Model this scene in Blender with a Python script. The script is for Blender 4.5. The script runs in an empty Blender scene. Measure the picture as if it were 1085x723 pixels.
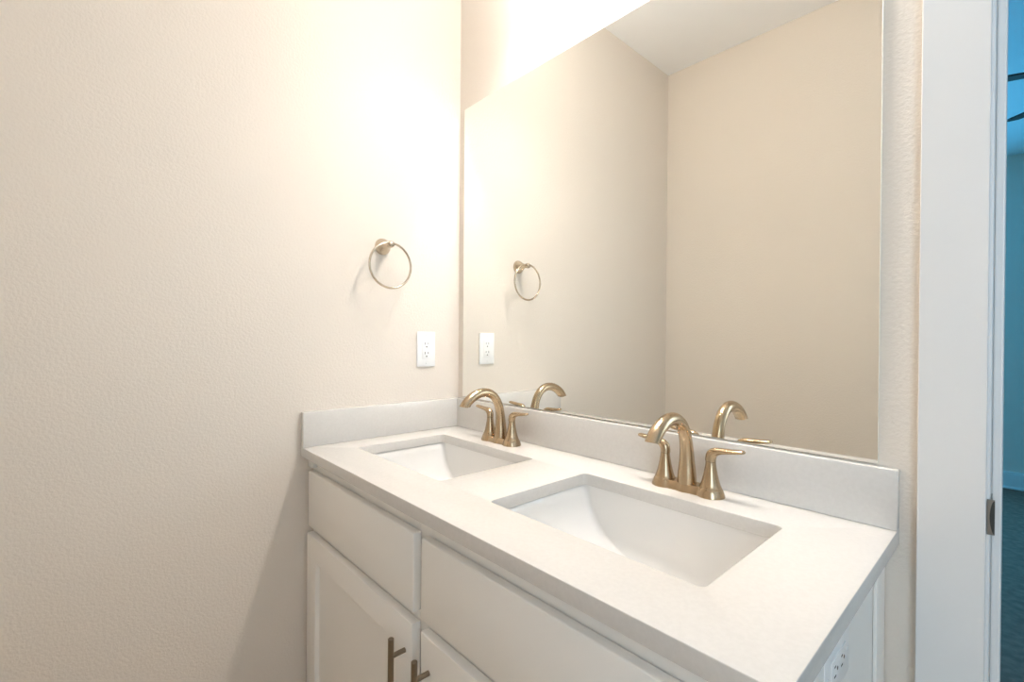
import bpy, bmesh, math, random
from mathutils import Vector, Matrix

S = bpy.context.scene
COL = S.collection

# ------------------------------------------------------------------ camera
cam_d = bpy.data.cameras.new('camera')
cam_d.sensor_fit = 'HORIZONTAL'
cam_d.sensor_width = 36.0
cam_d.lens = 36.0 * 496.54 / 1085.0
cam_d.clip_start = 0.02
cam = bpy.data.objects.new('camera', cam_d)
COL.objects.link(cam)
cam.location = (1.4107, -1.0245, 1.1975)
cam.rotation_euler = (1.5665, -0.0078, 0.8294)
S.camera = cam

# ------------------------------------------------------------------ exposure / world / light
S.view_settings.view_transform = 'Standard'
S.view_settings.look = 'None'
S.view_settings.gamma = 1.0
S.view_settings.use_curve_mapping = False
S.view_settings.exposure = 0.14
S.cycles.max_bounces = 16
S.cycles.diffuse_bounces = 10
S.cycles.glossy_bounces = 8
S.cycles.caustics_reflective = True
S.cycles.blur_glossy = 0.17
S.cycles.sample_clamp_indirect = 80.0
S.cycles.use_denoising = True

W = bpy.data.worlds.new('world')
S.world = W
W.use_nodes = True
W.node_tree.nodes['Background'].inputs[0].default_value = (0.45, 0.62, 0.9, 1)
W.node_tree.nodes['Background'].inputs[1].default_value = 0.3

BULB_STRENGTH = 275.0                # radiance of each vanity bulb
SHADE_GLOW = 31.0                    # radiance of the lit frosted shades
BULB_COLOR = (1.0, 0.945, 0.885)
BATH_DAY = 18.0                      # daylight through the bathroom window (W)
END_FILL = 3.0  # added fill from the end wall, lifting ceiling and opposite wall (W)
BATH_DAY_COLOR = (0.66, 0.84, 1.0)
BED_DAY = 140.0                      # daylight through the bedroom window (W)
BED_DAY_COLOR = (0.065, 0.52, 1.0)


def area(name, loc, rot, sx, sy, power, color):
    d = bpy.data.lights.new(name, 'AREA')
    d.shape = 'RECTANGLE'
    d.size, d.size_y = sx, sy
    d.energy = power
    d.color = color
    o = bpy.data.objects.new(name, d)
    COL.objects.link(o)
    o.location = loc
    o.rotation_euler = rot
    return o


R_END = 3.30            # right end wall of the bathroom
FRONT = -1.4954         # wall opposite the mirror
CEIL = 2.738
BED_Y = 4.60
BED_X0, BED_X1 = -1.6, 4.4
WT = 0.118              # thickness of the mirror wall
WX0, WX1, WZ0, WZ1 = 1.85, 2.85, 0.85, 2.25     # bathroom window opening in the wall opposite the mirror
area('bathroom_daylight', ((WX0 + WX1) / 2, FRONT - 0.09, (WZ0 + WZ1) / 2), (math.radians(90), 0, 0), WX1 - WX0 - 0.1, WZ1 - WZ0 - 0.1, BATH_DAY, BATH_DAY_COLOR)
EY0, EY1, EZ0, EZ1 = -1.3, -0.3, 1.45, 2.5     # opening added in the unseen end wall for cool fill light
area('end_wall_fill', (R_END + 0.09, (EY0 + EY1) / 2, (EZ0 + EZ1) / 2), (0, math.radians(90), 0), EZ1 - EZ0 - 0.1, EY1 - EY0 - 0.1, END_FILL, BATH_DAY_COLOR)
BX0, BX1, BZ0, BZ1 = -1.5, 0.4, 0.7, 2.3         # bedroom window opening in the far wall
area('bedroom_daylight', ((BX0 + BX1) / 2, BED_Y + 0.09, (BZ0 + BZ1) / 2), (math.radians(-90), 0, 0), BX1 - BX0 - 0.1, BZ1 - BZ0 - 0.1, BED_DAY, BED_DAY_COLOR)


# ------------------------------------------------------------------ materials
def principled(name, color, rough=0.5, metal=0.0, spec=0.5, **kw):
    m = bpy.data.materials.new(name)
    m.use_nodes = True
    b = m.node_tree.nodes['Principled BSDF']
    b.inputs['Base Color'].default_value = (*color, 1)
    b.inputs['Roughness'].default_value = rough
    b.inputs['Metallic'].default_value = metal
    b.inputs['Specular IOR Level'].default_value = spec
    for k, val in kw.items():
        b.inputs[k].default_value = val
    return m


def bump_noise(m, scale, strength, dist, detail=2.0, rough=0.5, kind='Object', stretch=None):
    nt = m.node_tree
    b = nt.nodes['Principled BSDF']
    tc = nt.nodes.new('ShaderNodeTexCoord')
    no = nt.nodes.new('ShaderNodeTexNoise')
    no.inputs['Scale'].default_value = scale
    no.inputs['Detail'].default_value = detail
    no.inputs['Roughness'].default_value = rough
    bu = nt.nodes.new('ShaderNodeBump')
    bu.inputs['Strength'].default_value = strength
    bu.inputs['Distance'].default_value = dist
    if stretch:
        mp = nt.nodes.new('ShaderNodeMapping')
        mp.inputs['Scale'].default_value = stretch
        nt.links.new(tc.outputs[kind], mp.inputs['Vector'])
        nt.links.new(mp.outputs['Vector'], no.inputs['Vector'])
    else:
        nt.links.new(tc.outputs[kind], no.inputs['Vector'])
    nt.links.new(no.outputs['Fac'], bu.inputs['Height'])
    nt.links.new(bu.outputs['Normal'], b.inputs['Normal'])
    return no


def tint_noise(m, no_scale, c0, c1, lo=0.35, hi=0.65, detail=4.0, stretch=None):
    nt = m.node_tree
    b = nt.nodes['Principled BSDF']
    tc = nt.nodes.new('ShaderNodeTexCoord')
    no = nt.nodes.new('ShaderNodeTexNoise')
    no.inputs['Scale'].default_value = no_scale
    no.inputs['Detail'].default_value = detail
    cr = nt.nodes.new('ShaderNodeValToRGB')
    cr.color_ramp.elements[0].position = lo
    cr.color_ramp.elements[0].color = (*c0, 1)
    cr.color_ramp.elements[1].position = hi
    cr.color_ramp.elements[1].color = (*c1, 1)
    if stretch:
        mp = nt.nodes.new('ShaderNodeMapping')
        mp.inputs['Scale'].default_value = stretch
        nt.links.new(tc.outputs['Object'], mp.inputs['Vector'])
        nt.links.new(mp.outputs['Vector'], no.inputs['Vector'])
    else:
        nt.links.new(tc.outputs['Object'], no.inputs['Vector'])
    nt.links.new(no.outputs['Fac'], cr.inputs['Fac'])
    nt.links.new(cr.outputs['Color'], b.inputs['Base Color'])


M = {}
M['wall'] = principled('wall_paint', (0.715, 0.655, 0.585), 0.75, spec=0.25)
bump_noise(M['wall'], 150.0, 0.55, 0.002, detail=3.0, rough=0.55)
M['ceiling'] = principled('ceiling_paint', (0.885, 0.895, 0.91), 0.85, spec=0.2)
bump_noise(M['ceiling'], 110.0, 0.3, 0.002)
M['trim'] = principled('trim_paint', (0.73, 0.73, 0.725), 0.38)
M['cabinet'] = principled('cabinet_paint', (0.84, 0.82, 0.785), 0.36)
M['quartz'] = principled('white_quartz', (0.83, 0.79, 0.74), 0.22)
tint_noise(M['quartz'], 160.0, (0.62, 0.60, 0.57), (0.645, 0.625, 0.595))
M['porcelain'] = principled('porcelain', (0.74, 0.73, 0.71), 0.03, spec=0.6)
M['bronze'] = principled('brushed_champagne_bronze', (0.50, 0.372, 0.238), 0.25, metal=1.0)
bump_noise(M['bronze'], 320.0, 0.06, 0.0006, stretch=(1, 1, 0.06))
M['nickel'] = principled('brushed_nickel', (0.60, 0.50, 0.385), 0.25, metal=1.0)
M['pull'] = principled('dark_brushed_nickel', (0.30, 0.245, 0.185), 0.33, metal=1.0)
M['steel'] = principled('strike_steel', (0.33, 0.32, 0.30), 0.35, metal=1.0)
M['hole_shade'] = principled('mortise_shade', (0.035, 0.038, 0.036), 0.6)  # dark tone for the latch hole and its inner shadow
M['mirror'] = principled('mirror_silver', (0.91, 0.915, 0.885), 0.0, metal=1.0)
M['glass_edge'] = principled('polished_glass_edge', (0.72, 0.76, 0.70), 0.15)
M['plastic'] = principled('white_plastic', (0.85, 0.845, 0.84), 0.28)
M['slot'] = principled('outlet_slot_dark', (0.035, 0.03, 0.03), 0.6)
M['screw'] = principled('painted_screw', (0.78, 0.78, 0.77), 0.3)
M['tile'] = principled('bathroom_floor_tile', (0.50, 0.46, 0.41), 0.4)
tint_noise(M['tile'], 3.0, (0.30, 0.22, 0.13), (0.40, 0.30, 0.18))
M['carpet'] = principled('dark_carpet', (0.2, 0.13, 0.1), 0.95, spec=0.1)
tint_noise(M['carpet'], 28.0, (0.20, 0.11, 0.08), (0.27, 0.155, 0.115), 0.35, 0.68, detail=8.0)
M['fan'] = principled('dark_fan_blade', (0.02, 0.018, 0.016), 0.5)
M['chrome'] = principled('drain_chrome', (0.7, 0.68, 0.64), 0.15, metal=1.0)
M['shade'] = bpy.data.materials.new('lit_frosted_shade')
M['shade'].use_nodes = True
nt = M['shade'].node_tree
nt.nodes.clear()
em = nt.nodes.new('ShaderNodeEmission')
em.inputs['Color'].default_value = (*BULB_COLOR, 1)
em.inputs['Strength'].default_value = SHADE_GLOW
out = nt.nodes.new('ShaderNodeOutputMaterial')
nt.links.new(em.outputs[0], out.inputs['Surface'])
M['bulb'] = bpy.data.materials.new('lit_bulb')
M['bulb'].use_nodes = True
nt = M['bulb'].node_tree
nt.nodes.clear()
em = nt.nodes.new('ShaderNodeEmission')
em.inputs['Color'].default_value = (*BULB_COLOR, 1)
em.inputs['Strength'].default_value = BULB_STRENGTH
out = nt.nodes.new('ShaderNodeOutputMaterial')
nt.links.new(em.outputs[0], out.inputs['Surface'])


# ------------------------------------------------------------------ mesh helpers
def link(name, bm, mat, parent=None, smooth=False, auto=None):
    me = bpy.data.meshes.new(name)
    bmesh.ops.recalc_face_normals(bm, faces=bm.faces[:])
    bm.to_mesh(me)
    bm.free()
    mats = mat if isinstance(mat, (list, tuple)) else [mat]
    for m in mats:
        me.materials.append(m)
    if smooth or auto:
        for p in me.polygons:
            p.use_smooth = True
        if auto:
            me.set_sharp_from_angle(angle=math.radians(auto))
    o = bpy.data.objects.new(name, me)
    COL.objects.link(o)
    if parent:
        o.parent = parent
    return o


def box(bm, x0, x1, y0, y1, z0, z1, bev=0.0, seg=2, mi=0):
    r = bmesh.ops.create_cube(bm, size=1.0)
    vs = r['verts']
    for v in vs:
        v.co = Vector(((x0 + x1) / 2 + v.co.x * (x1 - x0), (y0 + y1) / 2 + v.co.y * (y1 - y0), (z0 + z1) / 2 + v.co.z * (z1 - z0)))
    fs = list({f for v in vs for f in v.link_faces})
    for f in fs:
        f.material_index = mi
    if bev > 0:
        es = list({e for v in vs for e in v.link_edges})
        bmesh.ops.bevel(bm, geom=es, offset=bev, segments=seg, profile=0.5, affect='EDGES', clamp_overlap=True)


def lathe(bm, prof, seg=40, mat=None, mi=0):
    """prof: (radius, height) along local z; mat: Matrix"""
    mat = mat or Matrix()
    rings = []
    for r, z in prof:
        if r < 1e-6:
            rings.append([bm.verts.new(mat @ Vector((0, 0, z)))])
        else:
            rings.append([bm.verts.new(mat @ Vector((r * math.cos(2 * math.pi * k / seg), r * math.sin(2 * math.pi * k / seg), z))) for k in range(seg)])
    for a, b in zip(rings[:-1], rings[1:]):
        for k in range(seg):
            k2 = (k + 1) % seg
            if len(a) == 1 and len(b) == 1:
                continue
            if len(a) == 1:
                f = bm.faces.new((a[0], b[k], b[k2]))
            elif len(b) == 1:
                f = bm.faces.new((a[k], a[k2], b[0]))
            else:
                f = bm.faces.new((a[k], a[k2], b[k2], b[k]))
            f.material_index = mi


def catmull(pts, n):
    """pts: list of tuples of equal length; returns n samples on a Catmull-Rom spline"""
    P = [Vector(p) for p in pts]
    P = [P[0] * 2 - P[1]] + P + [P[-1] * 2 - P[-2]]
    res = []
    m = len(pts) - 1
    for i in range(n):
        t = i / (n - 1) * m
        k = min(int(t), m - 1)
        u = t - k
        p0, p1, p2, p3 = P[k], P[k + 1], P[k + 2], P[k + 3]
        res.append(0.5 * ((2 * p1) + (p2 - p0) * u + (2 * p0 - 5 * p1 + 4 * p2 - p3) * u * u + (3 * p1 - p0 - 3 * p2 + p3) * u ** 3))
    return res


def tube(bm, pts, radii, seg=24, side=Vector((1, 0, 0)), closed=False, caps=True, flat=1.0):
    """sweep a circle along pts; side = a vector kept as the frame's first axis"""
    n = len(pts)
    rings = []
    for i, p in enumerate(pts):
        if closed:
            t = (pts[(i + 1) % n] - pts[i - 1]).normalized()
        else:
            t = (pts[min(i + 1, n - 1)] - pts[max(i - 1, 0)]).normalized()
        a = (side - t * side.dot(t)).normalized()
        b = t.cross(a).normalized()
        r = radii[i]
        ra, rb = (r if isinstance(r, (tuple, list)) else (r, r * flat))
        rings.append([bm.verts.new(p + a * ra * math.cos(2 * math.pi * k / seg) + b * rb * math.sin(2 * math.pi * k / seg)) for k in range(seg)])
    pairs = list(zip(rings[:-1], rings[1:]))
    if closed:
        pairs.append((rings[-1], rings[0]))
    for a, b in pairs:
        for k in range(seg):
            k2 = (k + 1) % seg
            bm.faces.new((a[k], a[k2], b[k2], b[k]))
    if caps and not closed:
        bm.faces.new(rings[0][::-1])
        bm.faces.new(rings[-1])


def empty(name, loc=(0, 0, 0)):
    o = bpy.data.objects.new(name, None)
    o.empty_display_size = 0.05
    COL.objects.link(o)
    o.location = loc
    return o


def tag(o, label, cat, group=None):
    o['label'] = label
    o['category'] = cat
    if group:
        o['group'] = group
    return o


def structure(o, label=None):
    o['kind'] = 'structure'
    if label:
        o['label'] = label
    return o


def dup(root, loc, label):
    """copy of a thing, its parts and their sub-parts"""
    r = root.copy()
    COL.objects.link(r)
    r.location = loc
    r['label'] = label
    for ch in list(root.children):
        c = ch.copy()
        COL.objects.link(c)
        c.parent = r
        for g in list(ch.children):
            d = g.copy()
            COL.objects.link(d)
            d.parent = c
    return r


# ------------------------------------------------------------------ room shell
OX0, OX1, OZ = 1.3782, 2.14, 2.06        # clear door opening
JT = 0.018                              # jamb thickness
bm = bmesh.new(); box(bm, -0.12, 0.0, FRONT - 0.12, 0.0, 0, CEIL)
structure(link('wall_left', bm, M['wall']), 'warm white textured wall on the left holding the towel ring')
bm = bmesh.new()
box(bm, -0.12, OX0 - JT, 0.0, WT, 0, CEIL)
box(bm, OX0 - JT, OX1 + JT, 0.0, WT, OZ + JT, CEIL)
box(bm, OX1 + JT, R_END + 0.12, 0.0, WT, 0, CEIL)
structure(link('wall_back', bm, M['wall']), 'textured wall behind the large mirror and vanity')
bm = bmesh.new()
box(bm, 0.0, WX0, FRONT - 0.12, FRONT, 0, CEIL)
box(bm, WX1, R_END, FRONT - 0.12, FRONT, 0, CEIL)
box(bm, WX0, WX1, FRONT - 0.12, FRONT, 0, WZ0)
box(bm, WX0, WX1, FRONT - 0.12, FRONT, WZ1, CEIL)
structure(link('wall_front', bm, M['wall']), 'plain beige wall opposite the mirror, seen in the reflection')
bm = bmesh.new()
box(bm, R_END, R_END + 0.12, FRONT - 0.12, EY0, 0, CEIL)
box(bm, R_END, R_END + 0.12, EY1, 0.0, 0, CEIL)
box(bm, R_END, R_END + 0.12, EY0, EY1, 0, EZ0)
box(bm, R_END, R_END + 0.12, EY0, EY1, EZ1, CEIL)
structure(link('wall_right', bm, M['wall']), 'bathroom end wall')
bm = bmesh.new(); box(bm, -0.12, R_END + 0.12, FRONT - 0.12, 0.0, CEIL, CEIL + 0.1)
structure(link('ceiling', bm, M['ceiling']), 'pale bathroom ceiling seen in the mirror')
bm = bmesh.new(); box(bm, -0.12, R_END + 0.12, FRONT - 0.12, WT / 2, -0.1, 0.0)
structure(link('floor', bm, M['tile']), 'bathroom floor')

# window frame in the wall opposite the mirror
bm = bmesh.new()
for a in ((WX0, WX0 + 0.05, WZ0, WZ1), (WX1 - 0.05, WX1, WZ0, WZ1), (WX0 + 0.05, WX1 - 0.05, WZ0, WZ0 + 0.05), (WX0 + 0.05, WX1 - 0.05, WZ1 - 0.05, WZ1)):
    box(bm, a[0], a[1], FRONT - 0.08, FRONT - 0.02, a[2], a[3], 0.003)
structure(link('window_1', bm, M['trim']), 'white bathroom window frame')

bm = bmesh.new()  # frame round the added fill-light opening
for a in ((EY0, EY0 + 0.05, EZ0, EZ1), (EY1 - 0.05, EY1, EZ0, EZ1), (EY0 + 0.05, EY1 - 0.05, EZ0, EZ0 + 0.05), (EY0 + 0.05, EY1 - 0.05, EZ1 - 0.05, EZ1)):
    box(bm, R_END + 0.02, R_END + 0.08, a[0], a[1], a[2], a[3], 0.003)
structure(link('window_added', bm, M['trim']), 'white frame of a window added for fill light in the bathroom end wall')

# bedroom shell beyond the doorway
bm = bmesh.new()
box(bm, BED_X0 - 0.1, BX0, BED_Y, BED_Y + 0.1, 0, CEIL)
box(bm, BX1, BED_X1 + 0.1, BED_Y, BED_Y + 0.1, 0, CEIL)
box(bm, BX0, BX1, BED_Y, BED_Y + 0.1, 0, BZ0)
box(bm, BX0, BX1, BED_Y, BED_Y + 0.1, BZ1, CEIL)
structure(link('wall_far', bm, M['wall']), 'far bedroom wall seen through the doorway')
bm = bmesh.new(); box(bm, BED_X0 - 0.1, BED_X0, WT, BED_Y, 0, CEIL)
structure(link('wall_bedroom_left', bm, M['wall']), 'bedroom side wall')
bm = bmesh.new(); box(bm, BED_X1, BED_X1 + 0.1, WT, BED_Y, 0, CEIL)
structure(link('wall_bedroom_right', bm, M['wall']), 'bedroom side wall on the right')
bm = bmesh.new()
box(bm, R_END + 0.12, BED_X1 + 0.1, 0.0, WT, 0, CEIL)
box(bm, BED_X0 - 0.1, -0.12, 0.0, WT, 0, CEIL)
structure(link('wall_bedroom_near', bm, M['wall']), 'bedroom near wall')
bm = bmesh.new(); box(bm, BED_X0 - 0.1, BED_X1 + 0.1, WT, BED_Y + 0.1, CEIL, CEIL + 0.1)
structure(link('ceiling_bedroom', bm, M['ceiling']), 'bedroom ceiling seen through the doorway')
bm = bmesh.new(); box(bm, BED_X0 - 0.1, BED_X1 + 0.1, WT / 2, BED_Y + 0.1, -0.1, 0.0)
structure(link('floor_bedroom', bm, M['carpet']), 'dark carpeted bedroom floor seen through the doorway')
bm = bmesh.new()
box(bm, BED_X0, BED_X1, BED_Y - 0.015, BED_Y, 0.0, 0.125, 0.002)
box(bm, BED_X0, BED_X1, BED_Y - 0.010, BED_Y, 0.125, 0.14, 0.003)
box(bm, BED_X0, BED_X1, BED_Y - 0.024, BED_Y - 0.015, 0.0, 0.016, 0.003)
structure(link('baseboard_far', bm, M['trim']), 'tall baseboard along the far bedroom wall')
bm = bmesh.new()
for a in ((BX0, BX0 + 0.06, BZ0, BZ1), (BX1 - 0.06, BX1, BZ0, BZ1), (BX0 + 0.06, BX1 - 0.06, BZ0, BZ0 + 0.06), (BX0 + 0.06, BX1 - 0.06, BZ1 - 0.06, BZ1)):
    box(bm, a[0], a[1], BED_Y + 0.01, BED_Y + 0.06, a[2], a[3], 0.003)
structure(link('window_2', bm, M['trim']), 'white bedroom window frame')

# doorway frame: jambs, stops and flat casings
door = structure(empty('door_1', (OX0, 0, 0)), 'white painted doorway frame right of the vanity')
CW = 0.0794                              # casing width


def dpart(name, bm, mat=M['trim'], parent=None, auto=None):
    for v in bm.verts:
        v.co -= Vector((OX0, 0, 0))
    return link(name, bm, mat, parent or door, auto=auto)


for side in (-1, 1):
    bm = bmesh.new()
    if side < 0:
        box(bm, OX0 - JT, OX0, -0.001, WT + 0.001, 0.0, OZ, 0.0015)
    else:
        box(bm, OX1, OX1 + JT, -0.001, WT + 0.001, 0.0, OZ, 0.0015)
    dpart('jamb', bm)
bm = bmesh.new(); box(bm, OX0 - JT, OX1 + JT, -0.001, WT + 0.001, OZ, OZ + JT, 0.0015); dpart('head_jamb', bm)
for side in (-1, 1):
    bm = bmesh.new()
    if side < 0:
        box(bm, OX0 + 0.0002, OX0 + 0.0115, 0.037, 0.072, 0.0, OZ, 0.0025)
    else:
        box(bm, OX1 - 0.0115, OX1 - 0.0002, 0.037, 0.072, 0.0, OZ, 0.0025)
    dpart('door_stop', bm)
for (ya, yb) in ((-0.017, -0.0005), (WT + 0.0005, WT + 0.017)):
    for (xa, xb) in ((OX0 - 0.004 - CW, OX0 - 0.004), (OX1 + 0.004, OX1 + 0.004 + CW)):
        bm = bmesh.new(); box(bm, xa, xb, ya, yb, 0.0, OZ + 0.004, 0.0012, 2); dpart('casing', bm)
    bm = bmesh.new(); box(bm, OX0 - 0.004 - CW, OX1 + 0.004 + CW, ya, yb, OZ + 0.004, OZ + 0.004 + CW, 0.003, 3); dpart('head_casing', bm)

# strike plate let into the jamb, its lip curving out towards the bathroom
strike = empty('strike_plate', (0, 0, 0))
strike.parent = door
strike['label'] = 'small brushed metal strike plate with curved lip'
bm = bmesh.new()
zc, hh = 0.9315, 0.0285
pl = []
box(bm, OX0 + 0.0001, OX0 + 0.0014, 0.004, 0.011, zc - hh, zc + hh, 0.0004)
box(bm, OX0 + 0.0001, OX0 + 0.0014, 0.026, 0.033, zc - hh, zc + hh, 0.0004)
box(bm, OX0 + 0.0001, OX0 + 0.0014, 0.011, 0.026, zc + 0.014, zc + hh, 0.0004)
box(bm, OX0 + 0.0001, OX0 + 0.0014, 0.011, 0.026, zc - hh, zc - 0.014, 0.0004)
# lip folded over the jamb edge towards the bathroom
box(bm, OX0 - 0.0034, OX0 + 0.0052, -0.0046, -0.0030, zc - 0.027, zc + 0.027, 0.0006)
box(bm, OX0 + 0.0002, OX0 + 0.0016, -0.0034, 0.0060, zc - 0.024, zc + 0.024, 0.0004)
dpart('plate', bm, M['steel'], strike)
bm = bmesh.new(); box(bm, OX0 + 0.0002, OX0 + 0.0009, 0.011, 0.026, zc - 0.014, zc + 0.014)
n = 14
lo, hi = [], []
for i in range(n + 1):  # dark D laid on the lip, painting the latch hole's inner shadow
    z = zc - 0.0255 + 0.051 * i / n
    w = 0.0012 + 0.0042 * math.sin(math.pi * i / n) ** 0.7 if 0 < i < n else 0.0012
    lo.append([bm.verts.new((OX0 + 0.0050 - w, y, z)) for y in (-0.0049, -0.0046)])
    hi.append([bm.verts.new((OX0 + 0.0050, y, z)) for y in (-0.0049, -0.0046)])
for i in range(n):
    bm.faces.new((lo[i][0], hi[i][0], hi[i + 1][0], lo[i + 1][0]))
    bm.faces.new((lo[i][0], lo[i + 1][0], lo[i + 1][1], lo[i][1]))
    bm.faces.new((hi[i][0], hi[i][1], hi[i + 1][1], hi[i + 1][0]))
dpart('latch_hole_shade', bm, M['hole_shade'], strike)
bm = bmesh.new()
for z in (zc + 0.0215, zc - 0.0215):
    lathe(bm, [(0.0, 0.0020), (0.003, 0.0019), (0.0036, 0.0012)], 16, Matrix.Translation((OX0, 0.0185, z)) @ Matrix.Rotation(math.pi / 2, 4, 'Y'))
dpart('screw', bm, M['steel'], strike)

# ------------------------------------------------------------------ vanity cabinet
CX1 = 1.2525            # outer face of the cabinet's right side
ZB, ZT = 0.1, 0.853     # box bottom, underside of the worktop
YF = -0.5232            # face-frame plane
YB = -0.5264            # back of doors and drawer fronts
YD = -0.5455            # front of doors and drawer fronts
D = 0.5588
van = empty('bathroom_vanity', (0.63, -0.27, 0.0))
tag(van, 'white painted double vanity cabinet with panelled doors under the quartz worktop', 'cabinet')
VO = Vector(van.location)


def vpart(name, bm, mat=None, parent=None, **kw):
    for v in bm.verts:
        v.co -= VO
    return link(name, bm, mat or M['cabinet'], parent or van, **kw)


bm = bmesh.new()
box(bm, 0.004, 0.022, -0.506, -0.003, ZB, ZT - 0.001)                     # left side
box(bm, CX1 - 0.018, CX1 - 0.006, -0.506, -0.003, ZB, ZT - 0.001)         # right side (behind its frame)
box(bm, 0.022, CX1 - 0.018, -0.012, -0.003, ZB, ZT - 0.001)               # back
box(bm, 0.022, CX1 - 0.018, -0.506, -0.012, ZB, ZB + 0.018)               # bottom
box(bm, 0.004, CX1 - 0.006, -0.455, -0.44, 0.0, ZB)                       # toe kick
box(bm, 0.61, 0.628, -0.506, -0.012, ZB + 0.018, 0.66)                    # partition
vpart('cabinet_body', bm)
# face frame
bm = bmesh.new()
box(bm, 0.004, 0.045, YF, -0.506, ZB, ZT - 0.001, 0.001)
box(bm, CX1 - 0.045, CX1, YF, -0.506, ZB, ZT - 0.001, 0.001)
box(bm, 0.598, 0.642, YF, -0.506, ZB, ZT - 0.001, 0.001)
for (xa, xb) in ((0.045, 0.598), (0.642, CX1 - 0.045)):
    box(bm, xa, xb, YF, -0.506, 0.806, ZT - 0.001, 0.001)
    box(bm, xa, xb, YF, -0.506, 0.615, 0.668, 0.001)
    box(bm, xa, xb, YF, -0.506, ZB, ZB + 0.03, 0.001)
vpart('face_frame', bm)
# scribe strip covering the joint with the wall
bm = bmesh.new(); box(bm, 0.0025, 0.036, YF - 0.0155, YF - 0.0003, 0.822, ZT - 0.001, 0.001)
vpart('scribe_strip', bm)
# right end: shaker frame with recessed panel
bm = bmesh.new()
EX = CX1 - 0.0055
box(bm, EX, CX1, -0.066, -0.003, ZB, ZT - 0.001, 0.0012)
box(bm, EX, CX1, -0.5055, -0.384, ZB, ZT - 0.001, 0.0012)
box(bm, EX, CX1, -0.384, -0.066, ZT - 0.036, ZT - 0.001, 0.0012)
box(bm, EX, CX1, -0.384, -0.066, ZB, ZB + 0.07, 0.0012)
vpart('end_panel_frame', bm)


# drawer fronts: plain slabs with eased edges
def slab(x0, x1, z0, z1):
    bm = bmesh.new()
    box(bm, x0, x1, YD, YB, z0, z1, 0.003, 3)
    return vpart('drawer_front', bm, auto=40)


slab(0.027, 0.606, 0.657, 0.8145)
slab(0.6335, 1.238, 0.657, 0.8145)


# doors: one-piece shaker with sloped inner edge
def shaker(x0, x1, z0, z1, st=0.066):
    bm = bmesh.new()
    e = 0.003

    def ring(o, y):
        return [bm.verts.new((x0 + o, y, z0 + o)), bm.verts.new((x1 - o, y, z0 + o)), bm.verts.new((x1 - o, y, z1 - o)), bm.verts.new((x0 + o, y, z1 - o))]
    rs = [ring(0, YB), ring(0, YD + e), ring(e * 0.3, YD + e * 0.3), ring(e, YD), ring(st - 0.002, YD), ring(st, YD + 0.0012), ring(st + 0.005, YD + 0.0105), ring(st + 0.007, YD + 0.0115)]
    for a, b in zip(rs[:-1], rs[1:]):
        for k in range(4):
            bm.faces.new((a[k], a[(k + 1) % 4], b[(k + 1) % 4], b[k]))
    bm.faces.new(rs[-1])
    bm.faces.new(rs[0][::-1])
    return vpart('cabinet_door', bm, auto=25)


d1 = shaker(0.017, 0.6025, ZB + 0.015, 0.634)
d2 = shaker(0.6335, 1.238, ZB + 0.015, 0.634)


def bar_pull(parent, x):
    bm = bmesh.new()
    zt, zb, r = 0.607, 0.437, 0.0059
    yb = YD - 0.031
    prof = [(0, zb), (r - 0.001, zb), (r, zb + 0.001), (r, zt - 0.001), (r - 0.001, zt), (0, zt)]
    lathe(bm, prof, 24, Matrix.Translation((x, yb, 0)))
    for z in (zt - 0.036, zb + 0.036):
        lathe(bm, [(0.0048, 0.0), (0.0048, 0.029)], 20, Matrix.Translation((x, YD - 0.0002, z)) @ Matrix.Rotation(math.pi / 2, 4, 'X'))
    o = vpart('bar_pull', bm, M['pull'], parent, auto=40)
    o['label'] = 'brushed dark nickel bar pull'


bar_pull(d1, 0.576)
bar_pull(d2, 0.664)


# ------------------------------------------------------------------ quartz worktop with two cut-outs
def rounded_rect(x0, x1, y0, y1, r, n=8):
    pts = []
    for cx, cy, a0 in ((x1 - r, y1 - r, 0), (x0 + r, y1 - r, 90), (x0 + r, y0 + r, 180), (x1 - r, y0 + r, 270)):
        for k in range(n + 1):
            a = math.radians(a0 + 90 * k / n)
            pts.append((cx + r * math.cos(a), cy + r * math.sin(a)))
    return pts


SY0, SY1 = -0.4376, -0.1418
SINKS = ((0.1117, 0.5366), (0.7077, 1.1363))
WX = 1.2705
ZC = 0.88
top = empty('countertop', (0.635, -0.28, ZT))
tag(top, 'white quartz worktop with two sink cut-outs and low upstands, on the vanity', 'countertop')
TO = Vector(top.location)


def slab_from_loops(loops, z0, z1, bev):
    cu = bpy.data.curves.new('tmp', 'CURVE')
    cu.dimensions = '2D'
    cu.fill_mode = 'BOTH'
    cu.extrude = (z1 - z0) / 2 - bev
    cu.bevel_depth = bev
    cu.bevel_resolution = 2
    cu.offset = -bev
    for lp in loops:
        sp = cu.splines.new('POLY')
        sp.points.add(len(lp) - 1)
        for p, c in zip(sp.points, lp):
            p.co = (c[0], c[1], 0, 1)
        sp.use_cyclic_u = True
    o = bpy.data.objects.new('tmp', cu)
    COL.objects.link(o)
    dg = bpy.context.evaluated_depsgraph_get()
    me = bpy.data.meshes.new_from_object(o.evaluated_get(dg))
    bpy.data.objects.remove(o)
    bm = bmesh.new()
    bm.from_mesh(me)
    bpy.data.meshes.remove(me)
    bpy.data.curves.remove(cu)
    for f in bm.faces:
        f.material_index = 0
    bmesh.ops.remove_doubles(bm, verts=bm.verts[:], dist=1e-5)
    for v in bm.verts:
        v.co.z += (z0 + z1) / 2
    return bm


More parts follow.
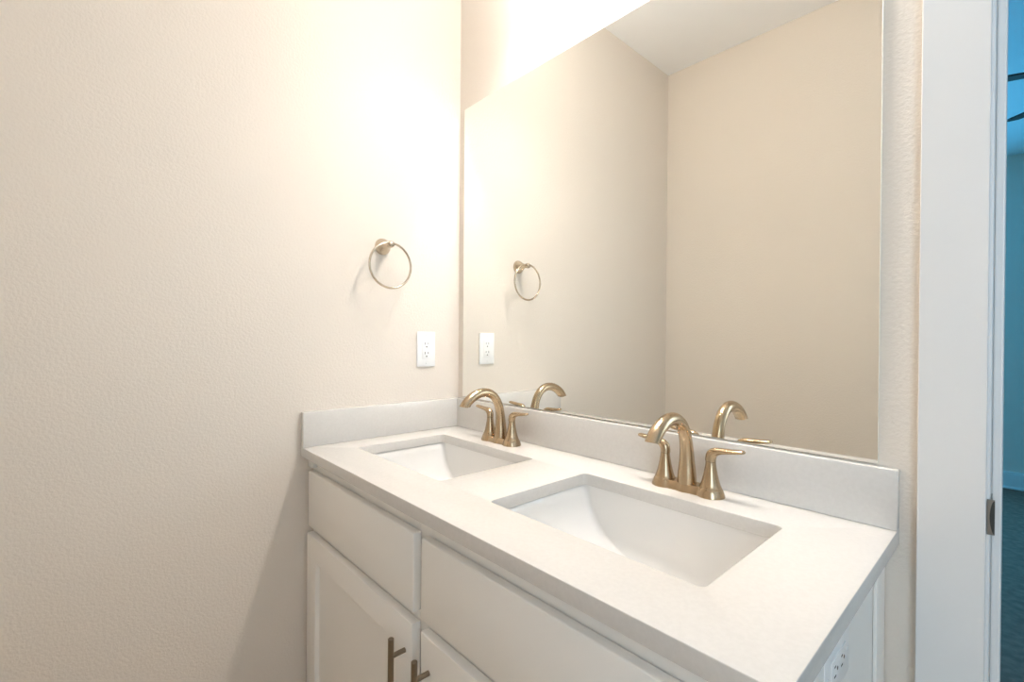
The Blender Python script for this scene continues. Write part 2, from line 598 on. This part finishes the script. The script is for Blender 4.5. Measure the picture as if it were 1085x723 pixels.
loops = [[(0.001, -D), (WX, -D), (WX, -0.001), (0.001, -0.001)]]
for (xa, xb) in SINKS:
    loops.append(rounded_rect(xa, xb, SY0, SY1, 0.011)[::-1])
bm = slab_from_loops(loops, ZT, ZC, 0.0015)
for v in bm.verts:
    v.co -= TO
link('worktop_slab', bm, M['quartz'], top, auto=30)
ZS = ZC + 0.1018
bm = bmesh.new(); box(bm, 0.0205, WX, -0.02, -0.001, ZC + 0.0002, ZS, 0.0016, 2)
for v in bm.verts:
    v.co -= TO
link('backsplash', bm, M['quartz'], top, auto=30)
bm = bmesh.new(); box(bm, 0.001, 0.02, -D, -0.001, ZC + 0.0002, ZS, 0.0016, 2)
for v in bm.verts:
    v.co -= TO
link('side_splash', bm, M['quartz'], top, auto=30)


# ------------------------------------------------------------------ undermount basins
def rr_ring(bm, a, b, z, r, n=6, off=(0, 0)):
    return [bm.verts.new((x + off[0], y + off[1], z)) for x, y in rounded_rect(-a, a, -b, b, r, n)]


def make_sink():
    root = empty('undermount_sink', (0, 0, 0))
    bm = bmesh.new()
    A, B = 0.2155, 0.1525
    inner = [  # (depth, inset of ends, inset of long sides, corner radius)
        (0.0, 0.0, 0.0, 0.014), (0.020, 0.004, 0.001, 0.014), (0.050, 0.0135, 0.002, 0.014), (0.075, 0.028, 0.004, 0.015),
        (0.098, 0.050, 0.006, 0.016), (0.113, 0.074, 0.009, 0.018), (0.124, 0.101, 0.014, 0.022), (0.132, 0.130, 0.023, 0.024),
        (0.1365, 0.152, 0.038, 0.026), (0.1395, 0.170, 0.060, 0.028), (0.1415, 0.182, 0.093, 0.025), (0.1425, 0.1915, 0.1275, 0.0235)]
    rings = [rr_ring(bm, A + 0.022, B + 0.018, -0.009, 0.02), rr_ring(bm, A + 0.022, B + 0.018, -0.0005, 0.02), rr_ring(bm, A + 0.002, B + 0.002, -0.0005, 0.0145)]
    for (d, ia, ib, r) in inner:
        rings.append(rr_ring(bm, A - ia, B - ib, -0.002 - d, r))
    # outside shell back up to the flange
    outer = []
    for (d, ia, ib, r) in inner[::-1]:
        if d > 0.01:
            outer.append(rr_ring(bm, A - ia + 0.009, B - ib + 0.009, -0.002 - d - 0.009 * (d / 0.1425), r + 0.006))
    outer.append(rr_ring(bm, A + 0.010, B + 0.010, -0.009, 0.018))
    rings += outer + [rings[0]]
    for a, b in zip(rings[:-1], rings[1:]):
        k = len(a)
        for i in range(k):
            bm.faces.new((a[i], a[(i + 1) % k], b[(i + 1) % k], b[i]))
    link('basin', bm, M['porcelain'], root, auto=50)
    bm = bmesh.new()
    lathe(bm, [(0.0232, -0.150), (0.0232, -0.1445), (0.0225, -0.1432), (0.019, -0.1432), (0.0175, -0.1455), (0.0, -0.1455)], 32)
    dr = link('drain', bm, M['chrome'], root, auto=40)
    bm = bmesh.new()
    lathe(bm, [(0.0, -0.1400), (0.011, -0.1405), (0.0145, -0.1425), (0.0145, -0.1448)], 28)
    link('stopper', bm, M['chrome'], dr, auto=40)
    return root


sk = make_sink()
SYC = (SY0 + SY1) / 2
sk.location = (sum(SINKS[0]) / 2, SYC, ZT)
tag(sk, 'rectangular white porcelain sink set under the worktop beside the side splash and far faucet', 'sink', 'undermount sinks in the worktop')
dup(sk, (sum(SINKS[1]) / 2, SYC, ZT), 'rectangular white porcelain sink in the worktop nearer the doorway, in front of the near faucet')


# ------------------------------------------------------------------ faucets
def make_faucet():
    root = empty('bathroom_faucet', (0, 0, 0))
    # deck plate: three lobes blended by a waist
    bm = bmesh.new()

    def half_width(x, g):
        v = 0.0
        for c, r in ((-0.0508, 0.0268), (0.0, 0.0235), (0.0508, 0.0268)):
            rr = r + g
            if abs(x - c) < rr:
                v = max(v, math.sqrt(rr * rr - (x - c) ** 2))
        return max(v, 0.0205 + g if abs(x) < 0.052 else 0)
    rows = []
    N = 72
    for (z, g) in ((0.0004, 0.0012), (0.003, 0.0008), (0.010, -0.0018), (0.0150, -0.0035), (0.0168, -0.005)):
        L = 0.0508 + 0.0268 + g
        ring = []
        for i in range(N + 1):
            x = -L * math.cos(math.pi * i / N)
            ring.append((x, -half_width(x, g)))
        for i in range(N - 1, 0, -1):
            x = -L * math.cos(math.pi * i / N)
            ring.append((x, half_width(x, g)))
        rows.append([bm.verts.new((x, y, z)) for x, y in ring])
    for a, b in zip(rows[:-1], rows[1:]):
        k = len(a)
        for i in range(k):
            bm.faces.new((a[i], a[(i + 1) % k], b[(i + 1) % k], b[i]))
    bm.faces.new(rows[-1])
    bm.faces.new(rows[0][::-1])
    link('base_plate', bm, M['bronze'], root, auto=35)
    # spout
    bm = bmesh.new()
    path = [(0, 0.000, 0.015), (0, 0.000, 0.035), (0, -0.0005, 0.060), (0, -0.003, 0.090), (0, -0.0105, 0.118), (0, -0.0265, 0.1415), (0, -0.051, 0.1555), (0, -0.079, 0.1570), (0, -0.105, 0.1490), (0, -0.1265, 0.1350), (0, -0.1375, 0.1215)]
    rad = [0.0200, 0.0186, 0.0160, 0.0139, 0.0130, 0.0129, 0.0131, 0.0135, 0.0140, 0.0144, 0.0146]
    cp = catmull([(*p, ) for p in path], 64)
    cr = catmull([(r, 0, 0) for r in rad], 64)
    tube(bm, cp, [v.x for v in cr], 32)
    # the mouth is cut almost level, leaving a pointed outer lip
    bm.verts.ensure_lookup_table()
    tt = (cp[-1] - cp[-3]).normalized()
    for j, w in ((1, 1.0), (2, 0.85), (3, 0.7), (4, 0.55), (5, 0.4), (6, 0.28), (7, 0.16), (8, 0.07)):
        ring = bm.verts[len(bm.verts) - 32 * j: len(bm.verts) - 32 * (j - 1)]
        c = cp[-j]
        for v in ring:
            v.co += tt * (w * 0.8 * (v.co.z - c.z) / -tt.z)
    sp = link('spout', bm, M['bronze'], root, auto=50)
    bm = bmesh.new()
    t = (cp[-1] - cp[-2]).normalized()
    rot = Vector((0, 0, 1)).rotation_difference(Vector((0, -0.22, -0.975))).to_matrix().to_4x4()
    lathe(bm, [(0.0112, -0.003), (0.0112, 0.0022), (0.0098, 0.003), (0.0, 0.003)], 28, Matrix.Translation(cp[-1] + Vector((0, -0.001, 0.001))) @ rot)
    link('aerator', bm, M['bronze'], sp, auto=40)
    # handles
    for s in (-1, 1):
        bm = bmesh.new()
        prof = [(0.0218, 0.0155), (0.0216, 0.0185), (0.0210, 0.0192), (0.0188, 0.0245), (0.0161, 0.034), (0.0134, 0.046), (0.0114, 0.057), (0.0102, 0.066), (0.0099, 0.0705), (0.0092, 0.0708), (0.0092, 0.0716), (0.0, 0.0716)]
        lathe(bm, prof, 36, Matrix.Translation((s * 0.0508, 0, 0)))
        h = link('handle', bm, M['bronze'], root, auto=35)
        bm = bmesh.new()
        # hub flowing into a flat lever that points away from the spout
        pth = catmull([(s * 0.0503, 0, 0.0712), (s * 0.0506, 0, 0.0775), (s * 0.0528, 0, 0.0850), (s * 0.0600, 0, 0.0912), (s * 0.0720, 0, 0.0945), (s * 0.0880, 0, 0.0965), (s * 0.1040, 0, 0.0985), (s * 0.1180, 0, 0.1005)], 44)
        rr = catmull([(0.0103, 0.0103, 0), (0.0104, 0.0105, 0), (0.0104, 0.0107, 0), (0.0100, 0.0090, 0), (0.0094, 0.0066, 0), (0.0096, 0.0053, 0), (0.0096, 0.0046, 0), (0.0076, 0.0036, 0)], 44)
        radii = [(v.x, v.y) for v in rr]
        radii[-1] = (radii[-1][0] * 0.45, radii[-1][1] * 0.5)
        radii[-2] = (radii[-2][0] * 0.8, radii[-2][1] * 0.85)
        tube(bm, pth, radii, 28, side=Vector((0, 1, 0)))
        link('lever', bm, M['bronze'], h, auto=60)
    return root


fc = make_faucet()
fc.location = (0.328, -0.0775, ZC)
tag(fc, 'brushed bronze two-handle arched faucet behind the far sink by the side wall', 'faucet', 'arched faucets on the worktop')
dup(fc, (0.930, -0.0775, ZC), 'brushed bronze two-handle arched faucet behind the near right sink')

# ------------------------------------------------------------------ mirror
MX0, MX1, MZ0, MZ1 = 0.0336, 1.2416, 0.9852, 2.0288
bm = bmesh.new()
box(bm, MX0, MX1, -0.0053, -0.0006, MZ0, MZ1, 0.0007, 1, mi=1)
bm.faces.ensure_lookup_table()
for f in bm.faces:
    if f.calc_center_median().y < -0.0052 and f.calc_area() > 0.5:
        f.material_index = 0
mo = Vector(((MX0 + MX1) / 2, 0, MZ0))
for v in bm.verts:
    v.co -= mo
mr = link('wall_mirror', bm, [M['mirror'], M['glass_edge']])
mr.location = mo
tag(mr, 'large frameless wall mirror above the backsplash of the vanity', 'mirror')

# ------------------------------------------------------------------ towel ring
tr_ = empty('towel_ring', (0.0, -0.3078, 1.4935))
tag(tr_, 'brushed nickel towel ring on the side wall left of the mirror', 'towel ring')
RX = Matrix.Rotation(math.pi / 2, 4, 'Y')
bm = bmesh.new()
lathe(bm, [(0.0, 0.0005), (0.0262, 0.0005), (0.0270, 0.003), (0.0262, 0.0065), (0.0225, 0.0135), (0.0165, 0.0225), (0.0115, 0.031), (0.0085, 0.039), (0.0074, 0.046), (0.0076, 0.050), (0.0098, 0.0525), (0.0112, 0.058), (0.0100, 0.0640), (0.0062, 0.0672), (0.0, 0.0685)], 40, RX)
link('mounting_post', bm, M['nickel'], tr_, auto=50)
bm = bmesh.new()
RR, rr_ = 0.0712, 0.0036
cz = -RR + 0.0045
pts = [Vector((0.0585 + 0.0 * math.sin(a), RR * math.sin(a), cz + RR * math.cos(a))) for a in [2 * math.pi * k / 96 for k in range(96)]]
tube(bm, pts, [rr_] * 96, 14, side=Vector((1, 0, 0)), closed=True)
link('ring', bm, M['nickel'], tr_, smooth=True)


# ------------------------------------------------------------------ electrical outlets
def make_outlet():
    """faces local +x, upright along z"""
    root = empty('electrical_outlet', (0, 0, 0))
    bm = bmesh.new()
    box(bm, 0.0003, 0.0062, -0.0365, 0.0365, -0.0605, 0.0605, 0.0028, 3)
    link('cover_plate', bm, M['plastic'], root, auto=35)
    bm = bmesh.new()
    box(bm, 0.0055, 0.0078, -0.0165, 0.0165, -0.0335, 0.0335, 0.0009, 2)
    rc = link('receptacle', bm, M['plastic'], root, auto=35)
    bm = bmesh.new()
    # a thin shadow gap round the insert
    for a in ((-0.0175, -0.0166, -0.0345, 0.0345), (0.0166, 0.0175, -0.0345, 0.0345), (-0.0175, 0.0175, 0.0336, 0.0345), (-0.0175, 0.0175, -0.0345, -0.0336)):
        box(bm, 0.0058, 0.00635, *a)
    link('insert_gap', bm, M['screw'], root)
    for zc_ in (0.0165, -0.0165):
        for (ya, h) in ((-0.0063, 0.0082), (0.0063, 0.0066)):
            bm = bmesh.new()
            box(bm, 0.0070, 0.00795, ya - 0.0011, ya + 0.0011, zc_ + 0.0035 - h / 2, zc_ + 0.0035 + h / 2)
            link('blade_slot', bm, M['slot'], rc)
        bm = bmesh.new()
        lathe(bm, [(0.0026, 0.0070), (0.0026, 0.00795), (0.0, 0.00795)], 18, Matrix.Translation((0, 0, zc_ - 0.0080)) @ RX)
        link('ground_hole', bm, M['slot'], rc)
    for zc_ in (0.0484, -0.0484):
        bm = bmesh.new()
        lathe(bm, [(0.0032, 0.0058), (0.0030, 0.0068), (0.0, 0.0072)], 18, Matrix.Translation((0, 0, zc_)) @ RX)
        link('screw', bm, M['screw'], root, smooth=True)
    return root


ol = make_outlet()
ol.location = (0.0, -0.1420, 1.1595)
tag(ol, 'white duplex outlet on the side wall below the towel ring', 'outlet')
o2 = dup(ol, (EX - 0.0055, -0.284, 0.769), 'white outlet turned sideways on the vanity end panel under the worktop')
o2.rotation_euler = (math.radians(90), 0, 0)

# ------------------------------------------------------------------ vanity light above the mirror (lamps of the room)
vl = empty('vanity_light', (0.70, 0, 2.42))
tag(vl, 'three-bulb vanity light bar on the wall above the mirror', 'light')
LO = Vector(vl.location)
bm = bmesh.new(); box(bm, -0.30, 0.30, -0.022, -0.001, -0.05, 0.05, 0.004, 2)
link('back_plate', bm, M['nickel'], vl, auto=35)
for dx in (-0.205, 0.0, 0.205):
    bm = bmesh.new()
    arm = catmull([(dx, -0.02, 0.0), (dx, -0.06, 0.005), (dx, -0.1, 0.0), (dx, -0.113, -0.025)], 16)
    tube(bm, arm, [0.007] * 16, 14)
    lathe(bm, [(0.0, -0.022), (0.02, -0.024), (0.022, -0.03), (0.022, -0.052), (0.0, -0.052)], 24, Matrix.Translation((dx, -0.113, 0)))
    so = link('socket_arm', bm, M['nickel'], vl, auto=40)
    bm = bmesh.new()
    lathe(bm, [(0.0, -0.053), (0.013, -0.055), (0.022, -0.066), (0.031, -0.080), (0.0358, -0.093), (0.0358, -0.103), (0.032, -0.117), (0.023, -0.128), (0.012, -0.1335), (0.0, -0.1345)], 28, Matrix.Translation((dx, -0.113, 0)))
    link('bulb', bm, M['bulb'], so, smooth=True)
    bm = bmesh.new()
    lathe(bm, [(0.023, -0.040), (0.040, -0.044), (0.052, -0.062), (0.058, -0.095), (0.060, -0.153)], 32, Matrix.Translation((dx, -0.113, 0)))
    link('glass_shade', bm, M['shade'], so, smooth=True)

# ------------------------------------------------------------------ bedroom ceiling fan
fan = empty('ceiling_fan', (1.86, 2.31, CEIL))
tag(fan, 'dark ceiling fan with blades in the blue-lit bedroom beyond the doorway', 'ceiling fan')
bm = bmesh.new()
lathe(bm, [(0.0, -0.001), (0.07, -0.001), (0.07, -0.03), (0.02, -0.06), (0.014, -0.07), (0.014, -0.22), (0.0, -0.22)], 24)
link('downrod', bm, M['fan'], fan, auto=40)
bm = bmesh.new()
lathe(bm, [(0.0, -0.20), (0.06, -0.205), (0.10, -0.235), (0.115, -0.28), (0.11, -0.325), (0.085, -0.355), (0.05, -0.37), (0.0, -0.375)], 32)
link('motor', bm, M['fan'], fan, auto=50)
for k in range(6):
    ang = math.radians(20 + 60 * k)
    bm = bmesh.new()
    rows = []
    for i in range(13):
        u = i / 12
        r = 0.09 + u * 0.57
        w = 0.028 + 0.036 * min(1, u * 3) - (0.02 if i == 12 else 0)
        rows.append([bm.verts.new((r, -w, 0.004)), bm.verts.new((r, w, 0.004)), bm.verts.new((r, w, -0.004)), bm.verts.new((r, -w, -0.004))])
    for a, b in zip(rows[:-1], rows[1:]):
        for j in range(4):
            bm.faces.new((a[j], a[(j + 1) % 4], b[(j + 1) % 4], b[j]))
    bm.faces.new(rows[0][::-1])
    bm.faces.new(rows[-1])
    mt = Matrix.Translation((0, 0, -0.318)) @ Matrix.Rotation(ang, 4, 'Z') @ Matrix.Rotation(math.radians(-13), 4, 'X')
    bmesh.ops.transform(bm, matrix=mt, verts=bm.verts[:])
    link('blade', bm, M['fan'], fan)
